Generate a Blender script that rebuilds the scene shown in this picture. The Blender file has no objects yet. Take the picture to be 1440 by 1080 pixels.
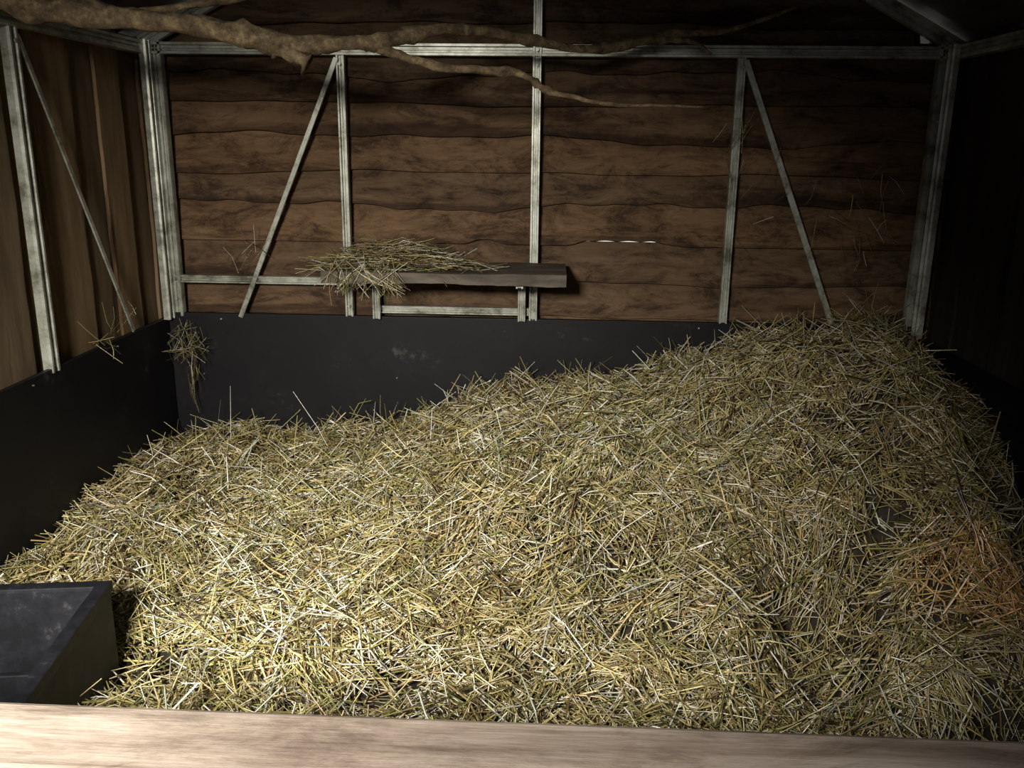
import bpy, math, random
import numpy as np
from mathutils import Matrix, Vector
random.seed(4); rng=np.random.default_rng(7)
S=bpy.context.scene
S.view_settings.view_transform='Standard'
COL=S.collection

# ------------------------------------------------------------------ helpers
def mesh_obj(name, verts, faces, mat=None, parent=None, smooth=False):
    me=bpy.data.meshes.new(name); me.from_pydata([tuple(v) for v in verts],[],faces); me.update()
    ob=bpy.data.objects.new(name,me); COL.objects.link(ob)
    if mat: me.materials.append(mat)
    if parent: ob.parent=parent
    if smooth:
        for p in me.polygons: p.use_smooth=True
    return ob
def empty(name, loc=(0,0,0)):
    e=bpy.data.objects.new(name,None); COL.objects.link(e); return e
def nodes(name):
    m=bpy.data.materials.new(name); m.use_nodes=True
    nt=m.node_tree; b=nt.nodes['Principled BSDF']
    return m,nt,b
def N(nt,t,**k):
    n=nt.nodes.new(t)
    for a,v in k.items():
        if a in n.inputs.keys(): n.inputs[a].default_value=v
        else: setattr(n,a,v)
    return n
def ramp(nt,stops,fac):
    r=nt.nodes.new('ShaderNodeValToRGB'); e=r.color_ramp.elements
    while len(e)<len(stops): e.new(.5)
    for i,(p,c) in enumerate(stops):
        e[i].position=p; e[i].color=(c[0],c[1],c[2],1)
    nt.links.new(fac,r.inputs['Fac']); return r
def mapped(nt,scale):
    tc=N(nt,'ShaderNodeTexCoord'); mp=N(nt,'ShaderNodeMapping'); mp.inputs['Scale'].default_value=scale
    nt.links.new(tc.outputs['Object'],mp.inputs['Vector']); return mp
def mix(nt,kind,a,b,fac):
    m=nt.nodes.new('ShaderNodeMix'); m.data_type='RGBA'; m.blend_type=kind
    for s,v in ((m.inputs[0],fac),(m.inputs[6],a),(m.inputs[7],b)):
        if hasattr(v,'is_linked') : nt.links.new(v,s)
        else: s.default_value=v if isinstance(v,(int,float)) else (v[0],v[1],v[2],1)
    return m.outputs[2]

def wood(name,scale,dark,mid,light,rough=.75,use_attr=True,knots=.5,stain=0,sscale=(1,1,3),dist=.3):
    m,nt,b=nodes(name); mp=mapped(nt,scale)
    n1=N(nt,'ShaderNodeTexNoise',Scale=3.0,Detail=5.0,Roughness=.5,Distortion=dist); nt.links.new(mp.outputs[0],n1.inputs['Vector'])
    r1=ramp(nt,[(.25,dark),(.5,mid),(.75,light)],n1.outputs['Fac'])
    n2=N(nt,'ShaderNodeTexNoise',Scale=14.0,Detail=6.0,Roughness=.7); nt.links.new(mp.outputs[0],n2.inputs['Vector'])
    r2=ramp(nt,[(.3,(.72,.69,.64)),(.6,(1,1,1))],n2.outputs['Fac'])
    c=mix(nt,'MULTIPLY',r1.outputs[0],r2.outputs[0],.8)
    n3=N(nt,'ShaderNodeTexNoise',Scale=1.6,Detail=9.0,Roughness=.72,Distortion=1.0); nt.links.new(mp.outputs[0],n3.inputs['Vector'])
    r3=ramp(nt,[(.34,(.14,.10,.07)),(.46,(1,1,1))],n3.outputs['Fac'])
    c=mix(nt,'MULTIPLY',c,r3.outputs[0],knots)
    if stain:
        mp2=mapped(nt,sscale); n4=N(nt,'ShaderNodeTexNoise',Scale=3.2,Detail=12.0,Roughness=.82,Distortion=.5); nt.links.new(mp2.outputs[0],n4.inputs['Vector'])
        r4=ramp(nt,[(.40,(.13,.085,.055)),(.46,(.55,.5,.44)),(.55,(1,1,1))],n4.outputs['Fac']); c=mix(nt,'MULTIPLY',c,r4.outputs[0],stain)
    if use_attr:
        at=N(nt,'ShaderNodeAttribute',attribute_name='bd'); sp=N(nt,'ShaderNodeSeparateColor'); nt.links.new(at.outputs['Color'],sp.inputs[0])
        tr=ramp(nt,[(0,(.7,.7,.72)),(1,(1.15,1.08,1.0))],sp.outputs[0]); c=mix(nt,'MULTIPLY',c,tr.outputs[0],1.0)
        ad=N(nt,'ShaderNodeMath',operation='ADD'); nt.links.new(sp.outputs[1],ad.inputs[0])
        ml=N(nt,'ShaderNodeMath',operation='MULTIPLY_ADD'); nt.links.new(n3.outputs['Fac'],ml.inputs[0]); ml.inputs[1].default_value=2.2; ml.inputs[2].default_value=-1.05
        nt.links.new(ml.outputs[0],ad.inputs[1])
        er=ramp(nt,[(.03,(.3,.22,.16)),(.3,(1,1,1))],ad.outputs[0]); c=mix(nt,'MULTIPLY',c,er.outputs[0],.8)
    nt.links.new(c,b.inputs['Base Color']); b.inputs['Roughness'].default_value=rough
    b.inputs['Specular IOR Level'].default_value=.25
    bp=N(nt,'ShaderNodeBump',Strength=.4,Distance=.003); nt.links.new(n2.outputs['Fac'],bp.inputs['Height']); nt.links.new(bp.outputs[0],b.inputs['Normal'])
    return m
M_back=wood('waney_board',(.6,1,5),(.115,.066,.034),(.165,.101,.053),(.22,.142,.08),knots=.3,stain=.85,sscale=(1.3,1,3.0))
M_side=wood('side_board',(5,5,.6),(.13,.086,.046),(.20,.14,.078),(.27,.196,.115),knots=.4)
M_side_r=wood('side_board_shaded',(5,5,.6),(.025,.02,.014),(.042,.033,.023),(.065,.051,.036),knots=.5)  # left-wall boards again, with the right side's shade put into the colours
M_roof=wood('roof_board',(6,1,6),(.03,.022,.016),(.06,.045,.03),(.09,.07,.045),use_attr=False)
M_gate=wood('gate_wood',(.8,9,9),(.17,.13,.105),(.27,.22,.18),(.37,.315,.27),use_attr=False,knots=.5,rough=.6,stain=.45,sscale=(2,5,5),dist=.5)
M_shelf=wood('shelf_wood',(1.5,8,8),(.05,.04,.03),(.11,.09,.07),(.2,.165,.13),use_attr=False)

m,nt,b=nodes('galvanised_steel'); M_metal=m
mp=mapped(nt,(1,1,1)); n1=N(nt,'ShaderNodeTexNoise',Scale=9.0,Detail=9.0,Roughness=.75); nt.links.new(mp.outputs[0],n1.inputs['Vector'])
r=ramp(nt,[(.36,(.14,.13,.09)),(.5,(.40,.40,.33)),(.66,(.60,.61,.54))],n1.outputs['Fac']); nt.links.new(r.outputs[0],b.inputs['Base Color'])
b.inputs['Metallic'].default_value=.4; b.inputs['Roughness'].default_value=.36

m,nt,b=nodes('black_stable_board'); M_black=m
mp=mapped(nt,(1,1,1)); n1=N(nt,'ShaderNodeTexNoise',Scale=4.0,Detail=10.0,Roughness=.8); nt.links.new(mp.outputs[0],n1.inputs['Vector'])
r=ramp(nt,[(.45,(.005,.0045,.0055)),(.60,(.008,.0075,.008)),(.67,(.05,.045,.04))],n1.outputs['Fac']); nt.links.new(r.outputs[0],b.inputs['Base Color'])
b.inputs['Roughness'].default_value=.5; b.inputs['Specular IOR Level'].default_value=.25
m,nt,b=nodes('black_plastic_dusty'); M_trough=m
mp=mapped(nt,(1,1,1)); n1=N(nt,'ShaderNodeTexNoise',Scale=14.0,Detail=9.0,Roughness=.75); nt.links.new(mp.outputs[0],n1.inputs['Vector'])
r=ramp(nt,[(.42,(.008,.008,.010)),(.58,(.015,.015,.019)),(.70,(.07,.065,.06))],n1.outputs['Fac']); nt.links.new(r.outputs[0],b.inputs['Base Color'])
b.inputs['Roughness'].default_value=.6; b.inputs['Specular IOR Level'].default_value=.25
m,nt,b=nodes('bark'); M_bark=m
mp=mapped(nt,(1,1,1)); n1=N(nt,'ShaderNodeTexNoise',Scale=22.0,Detail=9.0,Roughness=.75); nt.links.new(mp.outputs[0],n1.inputs['Vector'])
r=ramp(nt,[(.35,(.05,.033,.017)),(.5,(.17,.115,.06)),(.66,(.40,.29,.15))],n1.outputs['Fac']); nt.links.new(r.outputs[0],b.inputs['Base Color'])
b.inputs['Roughness'].default_value=.85
bp=N(nt,'ShaderNodeBump',Strength=.9,Distance=.01); nt.links.new(n1.outputs['Fac'],bp.inputs['Height']); nt.links.new(bp.outputs[0],b.inputs['Normal'])
m,nt,b=nodes('straw_stalk'); M_straw=m
at=N(nt,'ShaderNodeAttribute',attribute_name='sc'); nt.links.new(at.outputs['Color'],b.inputs['Base Color'])
b.inputs['Roughness'].default_value=.26; b.inputs['Specular IOR Level'].default_value=1.0
m,nt,b=nodes('straw_matted_shaded'); M_under=m
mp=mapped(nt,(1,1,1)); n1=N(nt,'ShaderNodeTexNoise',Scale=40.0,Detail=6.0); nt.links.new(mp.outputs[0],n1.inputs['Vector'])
r=ramp(nt,[(.4,(.010,.007,.004)),(.7,(.035,.025,.011))],n1.outputs['Fac']); nt.links.new(r.outputs[0],b.inputs['Base Color']); b.inputs['Roughness'].default_value=.9  # near-black tone paints shade into the gaps beneath the stalks
m,nt,b=nodes('concrete'); M_floor=m
mp=mapped(nt,(1,1,1)); n1=N(nt,'ShaderNodeTexNoise',Scale=6.0,Detail=8.0); nt.links.new(mp.outputs[0],n1.inputs['Vector'])
r=ramp(nt,[(.3,(.05,.045,.04)),(.7,(.12,.11,.10))],n1.outputs['Fac']); nt.links.new(r.outputs[0],b.inputs['Base Color'])

def box(name,x0,x1,y0,y1,z0,z1,mat,parent=None,bev=.003):
    v=[(x,y,z) for x in (x0,x1) for y in (y0,y1) for z in (z0,z1)]
    f=[(0,1,3,2),(4,6,7,5),(0,4,5,1),(2,3,7,6),(0,2,6,4),(1,5,7,3)]
    o=mesh_obj(name,v,f,mat,parent)
    if bev:
        md=o.modifiers.new('b','BEVEL'); md.width=bev; md.segments=2
    return o
def wav(t,seed,amp,fr):
    return amp*(math.sin(t*fr+seed)+.6*math.sin(t*fr*2.3+seed*2.1)+.35*math.sin(t*fr*5.1+seed*3.7)+.2*math.sin(t*fr*11.3+seed))

# ------------------------------------------------------------------ boards
def add_attr(me,name,cols):
    a=me.color_attributes.new(name,'FLOAT_COLOR','POINT'); a.data.foreach_set('color',np.asarray(cols,dtype=np.float32).ravel())
def gable(x): return 2.06+0.53*(1.72-abs(x+.07)) # roof height
XL,XR,YB,YF=-1.79,1.67,3.97,0.62
verts=[];faces=[];cols=[]
seams=[0.0,.22,.45,.68,.88,1.045,1.225,1.38,1.515,1.665,1.81,1.93,2.13,2.29,2.48,2.68,2.9,3.1]
nx=220
def sm(a,b2,x):
    t=min(max((x-a)/(b2-a),0),1); return t*t*(3-2*t)
for i in range(len(seams)-1):
    base=len(verts); s=i*1.7+.4; t=random.random()
    rows=[0,.04,.1,.2,.3,.6,.85,1]
    amp=random.choice([.007,.011,.017]); fr=random.uniform(1.2,2.8)
    for j,v in enumerate(rows):
        for k in range(nx+1):
            x=XL-.04+(XR-XL+.08)*k/nx
            zb=seams[i]+wav(x,s,amp,fr)
            zt=seams[i+1]+.045
            if i==5: zt=1.226
            if i==6:
                g=sm(.05,.17,x)*(1-sm(.43,.6,x)); g2=sm(-.4,-.32,x)*(1-sm(-.29,-.2,x))
                zb=min(zb,1.210)
                zb=zb+(1.2325+.0018*math.sin(x*60)-zb)*g; zb=zb+(1.2312-zb)*g2
            z=zb+(zt-zb)*v
            cap=gable(x)+.02
            if 1.50<x<1.56: cap=2.062
            z=min(z,cap) if z>2.0 else z
            y=YB+.035*v+.003*math.sin(x*3+s)
            verts.append((x,y,z)); cols.append((t,v,0,1))
    for j in range(len(rows)-1):
        for k in range(nx):
            a=base+j*(nx+1)+k; faces.append((a,a+1,a+nx+2,a+nx+1))
wb=mesh_obj('wall_back',verts,faces,M_back); add_attr(wb.data,'bd',cols)
md=wb.modifiers.new('s','SOLIDIFY'); md.thickness=.016; md.offset=-1

def vboards(name,X,sign,mat,ztop):
    verts=[];faces=[];cols=[]; y=YF;i=0
    while y<YB+.06:
        w=random.uniform(.13,.24); t=random.random(); s=i*2.3; base=len(verts)
        rows=40; us=[0,.05,.12,.5,.88,.95,1]
        off=(.02 if i%2 else 0)
        for r in range(rows+1):
            z=ztop*r/rows
            y0=y+wav(z,s,.006,3); y1=y+w+.035+wav(z,s+1,.006,3)
            for u in us:
                verts.append((X+sign*off,y0+(y1-y0)*u,z)); cols.append((t,min(u,1-u)*2+.15 if off==0 else min(u,1-u)*2,0,1))
        nu=len(us)
        for r in range(rows):
            for k in range(nu-1):
                a=base+r*nu+k; faces.append((a,a+1,a+nu+1,a+nu))
        y+=w; i+=1
    o=mesh_obj(name,verts,faces,mat); add_attr(o.data,'bd',cols)
    md=o.modifiers.new('s','SOLIDIFY'); md.thickness=.014; md.offset=0
    return o
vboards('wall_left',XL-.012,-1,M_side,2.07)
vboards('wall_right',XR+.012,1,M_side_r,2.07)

box('floor',-1.9,1.8,-1.2,4.1,-.1,0,M_floor,bev=0)
ce=empty('ceiling')
for sd,(xa,xb) in enumerate((( -1.87,-.07),(1.77,-.07))):
    for i in range(15):
        y0=YF-.1+i*.255
        za,zb=gable(xa)+.03,gable(xb)+.03
        dz=.012*(i%2)
        v=[(xa,y0,za+dz),(xb,y0,zb+dz),(xb,y0+.265,zb+dz),(xa,y0+.265,za+dz)]
        v+= [(a,b2,c+.018) for a,b2,c in v]
        mesh_obj('roof_board_%d_%d'%(sd,i),v,[(0,1,2,3),(7,6,5,4),(0,4,5,1),(1,5,6,2),(2,6,7,3),(3,7,4,0)],M_roof,ce)

# ------------------------------------------------------------------ kickboards
kb=empty('kickboard')
box('board_back',-1.745,1.62,3.90,3.93,.0,.885,M_black,kb)
box('board_left',-1.765,-1.745,YF,3.90,.0,.865,M_black,kb)
box('board_right',1.62,1.64,YF,3.90,.0,.84,M_black,kb)

# ------------------------------------------------------------------ metal frame
fr=empty('metal_frame')
def channel(name,p0,p1,w,d,nrm,parent=fr,flat=False):
    p0=Vector(p0);p1=Vector(p1);ax=(p1-p0).normalized();n=Vector(nrm); n=(n-ax*n.dot(ax)).normalized(); c=ax.cross(n)
    if flat: pr=[(-.5,0),(-.5,.6),(-.42,1),(.42,1),(.5,.6),(.5,0)]
    else: pr=[(-.5,0),(-.5,.7),(-.46,1),(-.27,1),(-.2,.55),(-.06,.55),(-.03,.75),(.03,.75),(.06,.55),(.2,.55),(.27,1),(.46,1),(.5,.7),(.5,0)]
    k=len(pr); vs=[]
    for q in (p0,p1):
        for a,b2 in pr: vs.append(q+c*a*w+n*b2*d)
    fs=[(i,(i+1)%k,(i+1)%k+k,i+k) for i in range(k)]+[tuple(range(k))[::-1],tuple(range(k,2*k))]
    return mesh_obj(name,vs,fs,M_metal,parent)
def bolt(p,n,r=.007,parent=fr):
    p=Vector(p);n=Vector(n).normalized();a=n.orthogonal().normalized();b2=n.cross(a)
    vs=[];k=6
    for h in (0,.007):
        for i in range(k):
            t=i*math.tau/k; vs.append(p+n*h+(a*math.cos(t)+b2*math.sin(t))*r)
    mesh_obj('bolt',vs,[(i,(i+1)%k,(i+1)%k+k,i+k) for i in range(k)]+[tuple(range(k,2*k))],M_metal,parent)
B=(0,-1,0); Y0=3.93
channel('rail_top',(-1.74,Y0,2.02),(1.62,Y0,2.02),.05,.035,B)
channel('post_a',(-.91,Y0,.88),(-.91,Y0,2.0),.036,.03,B)
channel('post_b',(-.08,Y0-.008,.88),(-.08,Y0-.008,2.93),.038,.03,B)
channel('post_c',(.765,Y0,.88),(.765,Y0,2.0),.036,.03,B)
channel('brace_a',(-.925,Y0-.03,1.985),(-1.41,Y0-.03,.87),.022,.006,B,flat=True)
channel('brace_b',(.78,Y0-.03,1.985),(1.25,Y0-.03,.87),.026,.006,B,flat=True)
channel('corner_l1',(-1.70,Y0,.87),(-1.70,Y0,2.05),.055,.035,B)
channel('corner_l2',(-1.745,3.88,.86),(-1.745,3.88,2.05),.06,.03,(1,0,0))
channel('corner_r1',(1.585,Y0,.87),(1.585,Y0,2.05),.055,.035,B)
channel('corner_r2',(1.62,3.88,.84),(1.62,3.88,2.05),.06,.03,(-1,0,0))
channel('rail_low',(-1.70,Y0,1.04),(-.92,Y0,1.04),.035,.03,B)
channel('rail_under',(-.79,Y0,.915),(-.1,Y0,.915),.035,.02,B)
channel('gable_l',(-1.76,Y0,2.04),(-.07,Y0,2.935),.06,.03,B)
channel('gable_r',(1.66,Y0,2.03),(-.07,Y0,2.935),.06,.03,B)
channel('eave_l',(-1.765,YF,2.02),(-1.765,3.9,2.02),.055,.035,(1,0,0))
channel('eave_r',(1.645,YF,2.02),(1.645,3.9,2.02),.055,.035,(-1,0,0))
for k2,y in enumerate((2.95,1.9,.95)):
    channel('side_post_l%d'%k2,(-1.775,y,.85),(-1.775,y,2.0),.048,.035,(1,0,0))
    channel('side_post_r%d'%k2,(1.655,y,.83),(1.655,y,2.0),.048,.035,(-1,0,0))
channel('side_brace_l',(-1.75,2.98,1.97),(-1.75,3.56,.87),.02,.006,(1,0,0),flat=True)
for x in (-.91,-.08,.765): bolt((x,Y0-.035,2.02),B); bolt((x,Y0-.036,1.96),B); bolt((x,Y0-.03,.93),B)
for x in (-1.7,1.585):
    for z in (2.0,1.75,1.04,.95): bolt((x,Y0-.03,z),B)
for y in (2.95,): bolt((-1.74,y,1.95),(1,0,0))
for x in (-1.5,.66,1.1): bolt((x,3.90,.86),B,.004,kb)
for x in (-1.6,-.7,.1): bolt((x,3.90,.6),B,.003,kb)
for y in (1.6,2.2,2.8,3.4): bolt((-1.745,y,.84),(1,0,0),.003,kb)
channel('ridge',(-.07,YF,2.93),(-.07,3.9,2.93),.06,.03,(0,0,-1))
for k2,y in enumerate((2.3,.75)):
    channel('rafter_l%d'%k2,(-1.76,y,2.05),(-.07,y,2.94),.05,.03,(.4,0,-1))
    channel('rafter_r%d'%k2,(1.66,y,2.04),(-.07,y,2.94),.05,.03,(-.4,0,-1))
for k2,x in enumerate((-1.2,-.6,.5,1.1)):
    channel('purlin_%d'%k2,(x,YF,gable(x)+.02),(x,3.95,gable(x)+.02),.045,.03,(0,0,-1))

# ------------------------------------------------------------------ shelf
sh=empty('shelf')
vs=[];fs=[];n=40
for k in range(n+1):
    x=-.94+1.0*k/n
    yf=3.55+wav(x,1,.004,9); zt=1.135+wav(x,2,.0015,7); zb=1.09+wav(x,5,.003,8)
    vs+=[(x,yf,zb),(x,yf,zt),(x,3.89,zt+.003),(x,3.89,zb)]
for k in range(n):
    a=k*4
    for j in range(4): fs.append((a+j,a+(j+1)%4,a+4+(j+1)%4,a+4+j))
fs+=[(3,2,1,0),(n*4,n*4+1,n*4+2,n*4+3)]
mesh_obj('plank',vs,fs,M_shelf,sh)
channel('leg_1',(-.78,3.885,.88),(-.78,3.885,1.092),.035,.02,B,sh)
channel('leg_2',(-.13,3.885,.88),(-.13,3.885,1.092),.035,.02,B,sh)
channel('bracket_1',(-.78,3.87,1.085),(-.78,3.58,1.085),.03,.012,(0,0,-1),sh)
channel('bracket_2',(-.13,3.87,1.085),(-.13,3.58,1.085),.03,.012,(0,0,-1),sh)

# ------------------------------------------------------------------ branch
def tube_branch(name,pts,parent,seed=0,k=12,sub=8):
    P=[Vector(p[:3]) for p in pts]; Rr=[p[3] for p in pts]; out=[];rad=[]
    for i in range(len(P)-1):
        a=P[max(i-1,0)];b2=P[i];c=P[i+1];d=P[min(i+2,len(P)-1)]
        for j in range(sub):
            t=j/sub
            out.append(.5*((2*b2)+(c-a)*t+(2*a-5*b2+4*c-d)*t*t+(3*b2-a-3*c+d)*t**3)); rad.append(Rr[i]+(Rr[i+1]-Rr[i])*t)
    out.append(P[-1]);rad.append(Rr[-1])
    vs=[];fs=[];rn=random.Random(seed)
    knots=[rn.random()*len(out) for _ in range(max(3,len(out)//9))]
    jit=Vector((0,0,0))
    for i,p in enumerate(out):
        tg=(out[min(i+1,len(out)-1)]-out[max(i-1,0)]).normalized(); u=tg.cross(Vector((0,0,1))).normalized(); w=tg.cross(u)
        kn=1+.45*sum(math.exp(-((i-kk)/1.3)**2) for kk in knots)
        jit=jit*.7+Vector((0,rn.uniform(-1,1),rn.uniform(-1,1)))*.0022
        for q in range(k):
            t=q*math.tau/k; r=rad[i]*kn*(1+.13*math.sin(i*.9+q*1.3+seed)+rn.uniform(-.13,.13))
            vs.append(p+jit+(u*math.cos(t)+w*math.sin(t))*r)
    for i in range(len(out)-1):
        for q in range(k): a=i*k+q;b2=i*k+(q+1)%k; fs.append((a,b2,b2+k,a+k))
    fs+=[tuple(range(k))[::-1],tuple(range(len(vs)-k,len(vs)))]
    return mesh_obj(name,vs,fs,M_bark,parent,True)
br=empty('tree_branch')
tube_branch('main_limb',[(-1.72,2.66,2.075,.03),(-1.6,2.7,2.025,.029),(-1.333,2.75,1.998,.03),(-1.033,2.8,1.971,.028),(-.85,2.85,1.935,.034),(-.669,2.9,1.942,.022),(-.545,2.95,1.952,.021),(-.383,3.1,2.005,.018),(-.207,3.3,2.015,.017),(.0,3.45,1.995,.015),(.18,3.6,2.0,.015),(.438,3.75,2.065,.013),(.68,3.78,2.09,.010),(.94,3.8,2.177,.007)],br,1)
tube_branch('stub',[(-.86,2.85,1.93,.028),(-.81,2.845,1.9,.024),(-.765,2.84,1.875,.017)],br,2)
tube_branch('twig_low',[(-.6,2.93,1.945,.014),(-.5,2.95,1.915,.014),(-.366,2.95,1.877,.012),(-.165,3.0,1.87,.013),(-.09,3.0,1.85,.01),(-.027,3.0,1.811,.009),(.06,3.0,1.79,.0075),(.2,3.0,1.769,.006),(.477,3.0,1.767,.003)],br,3)
tube_branch('twig_tip',[(.3,3.66,2.03,.012),(.45,3.74,2.045,.010),(.55,3.78,2.04,.008),(.62,3.8,2.0,.005)],br,4)
tube_branch('twig_up',[(-1.3,2.76,2.0,.014),(-1.15,2.85,2.04,.01),(-.95,3.0,2.1,.007)],br,5)

# ------------------------------------------------------------------ straw surface
PX=np.array([-1.9,-1.5,-1.1,-.8,-.6,-.41,-.05,.3,.68,1.0,1.2,1.4,1.5,1.8])
PZ=np.array([.30,.335,.34,.355,.42,.53,.60,.63,.76,.88,.93,.89,.80,.66])
ph=rng.uniform(0,6.28,120); kx=rng.normal(0,1,120); ky=rng.normal(0,1,120)
def bumps(x,y):
    b2=0
    for i in range(30): b2=b2+np.sin(kx[i]*8*x+ky[i]*8*y+ph[i])/30**.5
    for i in range(30,60): b2=b2+.8*np.sin(kx[i]*18*x+ky[i]*18*y+ph[i])/30**.5
    for i in range(60,100): b2=b2+.4*np.sin(kx[i]*45*x+ky[i]*45*y+ph[i])/40**.5
    return b2
def height(x,y):
    x=np.asarray(x,float);y=np.asarray(y,float)
    pr=sum(np.interp(x+o,PX,PZ) for o in (-.08,-.04,0,.04,.08))/5
    t=np.clip((y-1.75)/1.75,0,1); g=t*t*(3-2*t)*.55+t*.45
    front=.20+.04*np.clip(-x,0,2)
    h=front+(pr-front)*g
    h+=.14*np.exp(-((x-1.2)/.22)**2-((y-2.75)/.5)**2)
    h-=.15*np.exp(-((x-.30)/.28)**2-((y-2.90)/.11)**2)
    h+=.12*np.exp(-((x-.05)/.5)**2-((y-2.66)/.14)**2)
    h-=.20*np.exp(-((x-.76)/.15)**2-((y-2.3)/.30)**2)
    h+=.12*np.exp(-((x-.42)/.2)**2-((y-2.28)/.22)**2)
    h+=.10*np.exp(-((x-1.15)/.2)**2-((y-2.05)/.16)**2)
    h-=.16*np.exp(-((x-1.48)/.14)**2-((y-2.5)/.6)**2)
    h-=.11*np.exp(-((x-.66)/.2)**2-((y-3.15)/.14)**2)
    h-=.06*np.exp(-((x+.75)/.3)**2-((y-2.7)/.12)**2)
    amp=.018+.016/(1+np.exp(-(x-.1)/.25))
    return h+amp*bumps(x,y)
st=empty('straw_bedding')
gx,gy=170,170; xs=np.linspace(-1.74,1.615,gx); ys=np.linspace(.9,3.895,gy)
X,Yg=np.meshgrid(xs,ys); Z=height(X,Yg)-.035
vs=np.stack([X.ravel(),Yg.ravel(),Z.ravel()],1).tolist(); fs=[]
for j in range(gy-1):
    for i in range(gx-1): a=j*gx+i; fs.append((a,a+1,a+gx+1,a+gx))
def skirt(idx):
    base=len(vs)
    for i in idx: vs.append((vs[i][0],vs[i][1],0.0))
    for q in range(len(idx)-1): fs.append((idx[q],idx[q+1],base+q+1,base+q))
skirt(list(range(gx))); skirt([ (gy-1)*gx+i for i in range(gx)]); skirt([j*gx for j in range(gy)]); skirt([j*gx+gx-1 for j in range(gy)])
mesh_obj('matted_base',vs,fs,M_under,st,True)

PAL=np.array([(.57,.45,.20),(.69,.58,.30),(.90,.86,.70),(.48,.41,.13),(.26,.27,.08),(.34,.23,.10),(.11,.075,.04),(.62,.56,.24)])
def stalks(name,P,D,L,W,col,parent,bend=.08):
    n=len(P); D=D/np.linalg.norm(D,axis=1)[:,None]
    up=rng.normal(0,1,(n,3)); u=np.cross(D,up); u/=np.linalg.norm(u,axis=1)[:,None]; w=np.cross(D,u)
    b2=(rng.normal(0,1,n)*bend*L)[:,None]*u+(rng.normal(0,1,n)*bend*.5*L)[:,None]*w
    offs=rng.uniform(-.25,.25,n)[:,None]
    C=np.stack([P-D*L[:,None]/2,P+b2+D*L[:,None]*offs,P+D*L[:,None]/2],1)
    rad=np.stack([W*.5,W*.55,W*rng.uniform(.3,.5,n)],1)
    V=np.zeros((n,3,3,3))
    for q in range(3):
        a=q*math.tau/3
        V[:,:,q,:]=C+(u*math.cos(a)+w*math.sin(a)*.7)[:,None,:]*rad[:,:,None]
    V=V.reshape(-1,3)
    base=(np.arange(n)*9)[:,None,None]
    q=[]
    for s in range(2):
        for k in range(3):
            q.append([s*3+k,s*3+(k+1)%3,(s+1)*3+(k+1)%3,(s+1)*3+k])
    F=(base+np.array(q)[None]).reshape(-1)
    nf=n*6
    me=bpy.data.meshes.new(name); me.vertices.add(n*9); me.vertices.foreach_set('co',V.ravel().astype(np.float32))
    me.loops.add(nf*4); me.loops.foreach_set('vertex_index',F.astype(np.int32))
    me.polygons.add(nf); me.polygons.foreach_set('loop_start',(np.arange(nf)*4).astype(np.int32)); me.polygons.foreach_set('loop_total',np.full(nf,4,dtype=np.int32))
    me.update(calc_edges=True)
    c4=np.ones((n,9,4),np.float32); c4[:,:,:3]=col[:,None,:]
    add_attr(me,'sc',c4)
    me.materials.append(M_straw)
    ob=bpy.data.objects.new(name,me); COL.objects.link(ob)
    if parent: ob.parent=parent
    return ob
def palette(n,p):
    p=np.array(p,float);p/=p.sum(); c=PAL[rng.choice(len(PAL),n,p=p)]
    return np.clip(c*rng.uniform(.35,1.15,(n,1))*rng.uniform(.95,1.05,(n,3)),0,1)
def surf_normal(x,y):
    e=.02; return (height(x+e,y)-height(x-e,y))/(2*e),(height(x,y+e)-height(x,y-e))/(2*e)
n=84000
x=rng.uniform(-1.73,1.60,n); y=rng.uniform(1.25,3.87,n)
fld=sum(np.sin(kx[100+i]*4*x+ky[100+i]*4*y+ph[100+i]) for i in range(8))*.9
ang=np.where(rng.random(n)<.5,fld+rng.normal(0,.45,n),rng.uniform(0,math.tau,n))
L=np.clip(rng.lognormal(math.log(.10),.45,n),.03,.27); W=rng.uniform(.0028,.0072,n)
hx,hy=surf_normal(x,y)
tilt=rng.normal(0,.27,n)
D=np.stack([np.cos(ang),np.sin(ang),.8*(hx*np.cos(ang)+hy*np.sin(ang))+tilt],1)
lay=rng.beta(1.5,1.5,n)
z=height(x,y)-.035+lay*.06+np.abs(tilt)*L*.25
P=np.stack([x,y,z],1)
ex=np.abs(D[:,0])*L/2; ey=np.abs(D[:,1])*L/2
P[:,0]=np.clip(P[:,0],-1.74+ex,1.615-ex); P[:,1]=np.minimum(P[:,1],3.895-ey)
inb=(P[:,0]<-1.12-.15*(2.1-P[:,1]))&(P[:,1]<2.13)&(P[:,1]>1.3)
bb=bumps(x,y); thin=(rng.random(n)<np.clip(-bb*.6-.1,0,.8))  # thins stalks in hollows so the dark base stands in for shade
keep=~inb&~thin
col=palette(n,[.25,.2,.2,.12,.08,.1,.10,.08])
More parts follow.
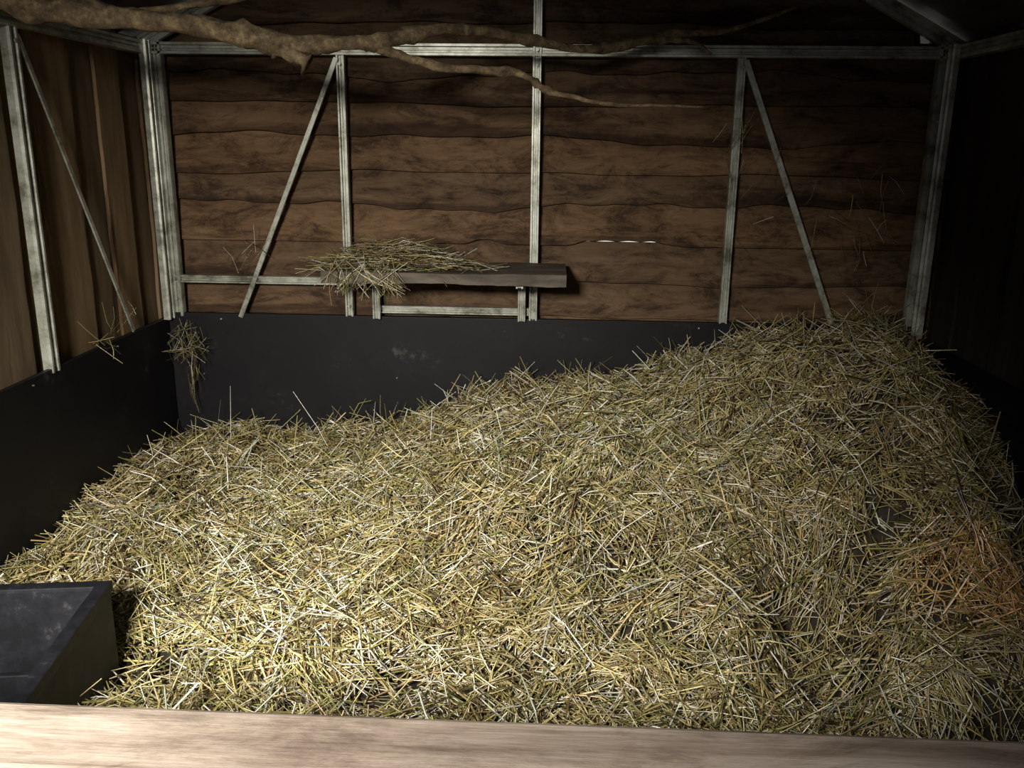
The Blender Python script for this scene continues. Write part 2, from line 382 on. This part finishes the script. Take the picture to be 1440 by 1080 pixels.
# fresher (paler) and older (browner) bedding
pat=np.clip(.5+.5*sum(np.sin(kx[i]*3*x+ky[i]*3*y+ph[i+50]) for i in range(6))/2,0,1)[:,None]
col=col*(.78+.3*pat)*np.concatenate([1+0*pat,.94+.07*pat,.85+.17*pat],1)
right_shade=(1/(1+np.exp(-(x-1.0)/.15)))[:,None]   # shade near the right wall, painted into the stalk colours
col=col*(1-.45*right_shade)*np.concatenate([1+0*right_shade,1-.08*right_shade,1-.2*right_shade],1)
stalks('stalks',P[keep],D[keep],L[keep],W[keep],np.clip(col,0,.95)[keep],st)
n=4200
x=rng.uniform(-1.65,1.55,n); y=rng.uniform(1.5,3.84,n); keep=~((x<-1.0)&(y<2.2)); x=x[keep];y=y[keep];n=len(x)
ang=rng.uniform(0,math.tau,n); L=rng.uniform(.08,.22,n); W=rng.uniform(.003,.006,n); el=rng.uniform(.05,.8,n)
D=np.stack([np.cos(ang)*np.cos(el),np.sin(ang)*np.cos(el),np.sin(el)],1)
P=np.stack([x,y,height(x,y)+L/2*np.sin(el)+.0],1)
ex=np.abs(D[:,0])*L/2; ey=np.abs(D[:,1])*L/2
P[:,0]=np.clip(P[:,0],-1.74+ex,1.615-ex); P[:,1]=np.minimum(P[:,1],3.895-ey)
stalks('loose_stalks',P,D,L,W,palette(n,[.2,.2,.3,.12,.1,.03,.02,.08])*(1-.4/(1+np.exp(-(x-1.0)/.15)))[:,None],st,.05)  # loose stalks get the same painted shade towards the right wall
# long stalks sticking up along the back of the heap
n=60
x=rng.uniform(-1.6,1.4,n); y=rng.uniform(3.5,3.8,n); L=rng.uniform(.14,.26,n)
D=np.stack([rng.normal(0,.5,n),rng.normal(0,.2,n),np.ones(n)],1); D/=np.linalg.norm(D,axis=1)[:,None]
P=np.stack([x,y,height(x,y)+L*.22],1)
stalks('upright_stalks',P,D,L,rng.uniform(.002,.004,n),palette(n,[.2,.2,.1,.12,.2,.1,.02,.08])*.8,st,.07)
# a few long ones leaning out in front of the black board, left
P=np.array([(-1.36,3.55,.50),(-1.0,3.5,.52),(-.93,3.5,.44),(-1.05,3.45,.44),(-.4,3.55,.62)]); D=np.array([(.05,.05,1),(-.5,.1,.8),(.5,0,.6),(.1,0,1),(.3,0,1)],float)
stalks('leaning_stalks',P,D,np.array([.28,.27,.2,.22,.2]),np.full(5,.0035),palette(5,[.3,.3,.2,.2,0,0,0,0]),st,.05)

# nest on the shelf
ns=empty('straw_nest')
n=620
x=-.66+np.clip(rng.normal(0,.15,n),-.27,.42); y=np.clip(3.69+rng.normal(0,.07,n),3.57,3.85)
hz=1.145+rng.uniform(0,1,n)*.10*np.exp(-((x+.66)/.2)**2)
ang=rng.normal(0,.7,n)+np.where(rng.random(n)<.5,0,math.pi); L=rng.uniform(.08,.28,n); W=rng.uniform(.0022,.0045,n)
D=np.stack([np.cos(ang),np.sin(ang)*.6,rng.normal(0,.16,n)],1)
P=np.stack([x,y,hz],1)
stalks('nest_stalks',P,D,L,W,palette(n,[.2,.1,.08,.1,.1,.25,.2,.0])*.8,ns,.08)
n=75
x=rng.uniform(-.9,-.62,n); L=rng.uniform(.1,.2,n)
D=np.stack([rng.normal(0,.7,n),rng.normal(0,.2,n)-.3,-np.ones(n)*rng.uniform(.4,1,n)],1)
P=np.stack([x,np.full(n,3.54),1.12+rng.uniform(-.04,.02,n)],1)
stalks('overhanging_stalks',P,D,L,rng.uniform(.0022,.004,n),palette(n,[.2,.2,.12,.1,.1,.1,.05,.0])*.8,ns,.08)

def clump(name,c,spread,n,lr,down=1.0,tint=.7):
    e=empty(name)
    P=np.array(c)+np.clip(rng.normal(0,1,(n,3)),-1.6,1.6)*np.array(spread)
    D=np.stack([rng.normal(0,.6,n),rng.normal(0,.3,n),-down*np.ones(n)+rng.normal(0,.6,n)],1)
    D/=np.linalg.norm(D,axis=1)[:,None]
    L=rng.uniform(lr[0],lr[1],n)
    for a,lo,hi in ((0,-1.74,1.61),(1,0,3.895)):
        e2=np.abs(D[:,a])*L/2+.004; P[:,a]=np.clip(P[:,a],lo+e2,hi-e2)
    stalks('stalks',P,D,L,rng.uniform(.002,.004,n),palette(n,[.2,.2,.1,.1,.1,.2,.1,0])*tint,e,.06)
clump('hanging_straw',(-1.63,3.80,.76),(.045,.025,.04),75,(.05,.13),.5,.5)
clump('hanging_straw',(-1.62,3.83,.60),(.015,.015,.06),18,(.08,.16),2.5,.55)
clump('stray_straw',(1.0,3.88,1.5),(.22,.01,.16),16,(.06,.18),.6,.7)
clump('stray_straw',(.78,3.87,1.70),(.07,.008,.02),7,(.07,.17),.1,1.1)
clump('stray_straw',(1.35,3.88,1.3),(.09,.01,.12),18,(.06,.16),1,.8)
clump('stray_straw',(-1.70,3.3,.93),(.005,.1,.05),14,(.06,.14),.6,.7)
clump('stray_straw',(-1.4,3.88,1.18),(.1,.008,.03),8,(.06,.14),.3,.6)

# ------------------------------------------------------------------ feed trough (local origin = back right corner, turned a little)
tr=empty('feed_trough'); tr.location=(-1.17,2.10,0); tr.rotation_euler=(0,0,math.radians(8))
def hollow(x0,x1,y0,y1,z0,z1,t,parent):
    def ring(o,z): return [(x0+o,y0+o,z),(x1-o,y0+o,z),(x1-o,y1-o,z),(x0+o,y1-o,z)]
    R_=[ring(.0,z0),ring(0,z1-.03),ring(-.006,z1-.03),ring(-.006,z1),ring(t,z1),ring(t+.002,z1-.01),ring(t+.02,z0+.03)]
    vs=[p for r_ in R_ for p in r_]; fs=[(3,2,1,0)]
    for k in range(len(R_)-1):
        for q in range(4): a=k*4+q;b2=k*4+(q+1)%4; fs.append((a,b2,b2+4,a+4))
    k=(len(R_)-1)*4; fs.append((k,k+1,k+2,k+3))
    o=mesh_obj('tub',vs,fs,M_trough,parent); md=o.modifiers.new('b','BEVEL'); md.width=.004; md.segments=2
hollow(-.53,0,-.66,0,.1,.5,.03,tr)
box('divider',-.5,-.03,-.34,-.322,.14,.44,M_trough,tr)
n=90
P=np.stack([rng.uniform(-.45,-.08,n),rng.uniform(-.29,-.08,n),np.full(n,.135)+rng.uniform(0,.03,n)],1)
a=rng.uniform(0,6.28,n); D=np.stack([np.cos(a),np.sin(a),rng.normal(0,.05,n)],1)
stalks('trough_straw',P,D,rng.uniform(.03,.08,n),np.full(n,.003),palette(n,[.2,.2,.1,.1,.1,.2,.1,0]),tr)

# ------------------------------------------------------------------ front gate
ga=empty('wooden_gate')
o=box('top_rail',-1.3,1.25,.655,.755,1.0,1.10,M_gate,ga,bev=.008)
for i in range(4): box('plank_%d'%i,-1.3,1.25,.69,.72,.1+i*.225,.3+i*.225,M_gate,ga)
for i,x in enumerate((-1.25,1.2)): box('stile_%d'%i,x-.05,x+.05,.66,.69,.05,1.0,M_gate,ga)

# ------------------------------------------------------------------ light, world, camera
def area(name,loc,target,size,power,color,spread=180):
    l=bpy.data.lights.new(name,'AREA'); l.shape='RECTANGLE'; l.size=size[0]; l.size_y=size[1]; l.energy=power; l.color=color; l.spread=math.radians(spread)
    o=bpy.data.objects.new(name,l); COL.objects.link(o); o.location=loc
    o.rotation_euler=(Vector(target)-Vector(loc)).to_track_quat('-Z','Y').to_euler(); return o
area('daylight_from_doorway',(-.8,-.75,2.2),(-.78,2.05,.42),(.45,.35),48,(1,.97,.89),68)
l=bpy.data.lights.new('warm_lamp','SPOT'); l.energy=26; l.color=(1,.36,.10); l.spot_size=math.radians(16); l.spot_blend=1; l.shadow_soft_size=.02
o=bpy.data.objects.new('warm_lamp',l); COL.objects.link(o); o.location=(1.3,1.1,1.6); o.rotation_euler=(Vector((1.2,2.35,.45))-o.location).to_track_quat('-Z','Y').to_euler()
# overcast sky, brighter towards the sun side (beyond the back wall)
w=bpy.data.worlds.new('overcast'); S.world=w; w.use_nodes=True; nt=w.node_tree
bg=nt.nodes['Background']; tc=N(nt,'ShaderNodeTexCoord'); sx=N(nt,'ShaderNodeSeparateXYZ'); nt.links.new(tc.outputs['Generated'],sx.inputs[0])
r=ramp(nt,[(.3,(.145,.15,.165)),(.95,(1.0,.97,.92))],sx.outputs[1]); nt.links.new(r.outputs[0],bg.inputs[0]); bg.inputs[1].default_value=1.0

cam=bpy.data.cameras.new('camera'); cam.sensor_width=36; cam.lens=36*1242/1440; cam.clip_start=.02
co=bpy.data.objects.new('camera',cam); COL.objects.link(co)
R=(Matrix.Rotation(math.radians(2.5),4,'Z')@Matrix.Rotation(math.radians(90-15.3),4,'X')@Matrix.Rotation(math.radians(0.63),4,'Z'))
co.matrix_world=Matrix.Translation((0,0,1.65))@R
S.camera=co
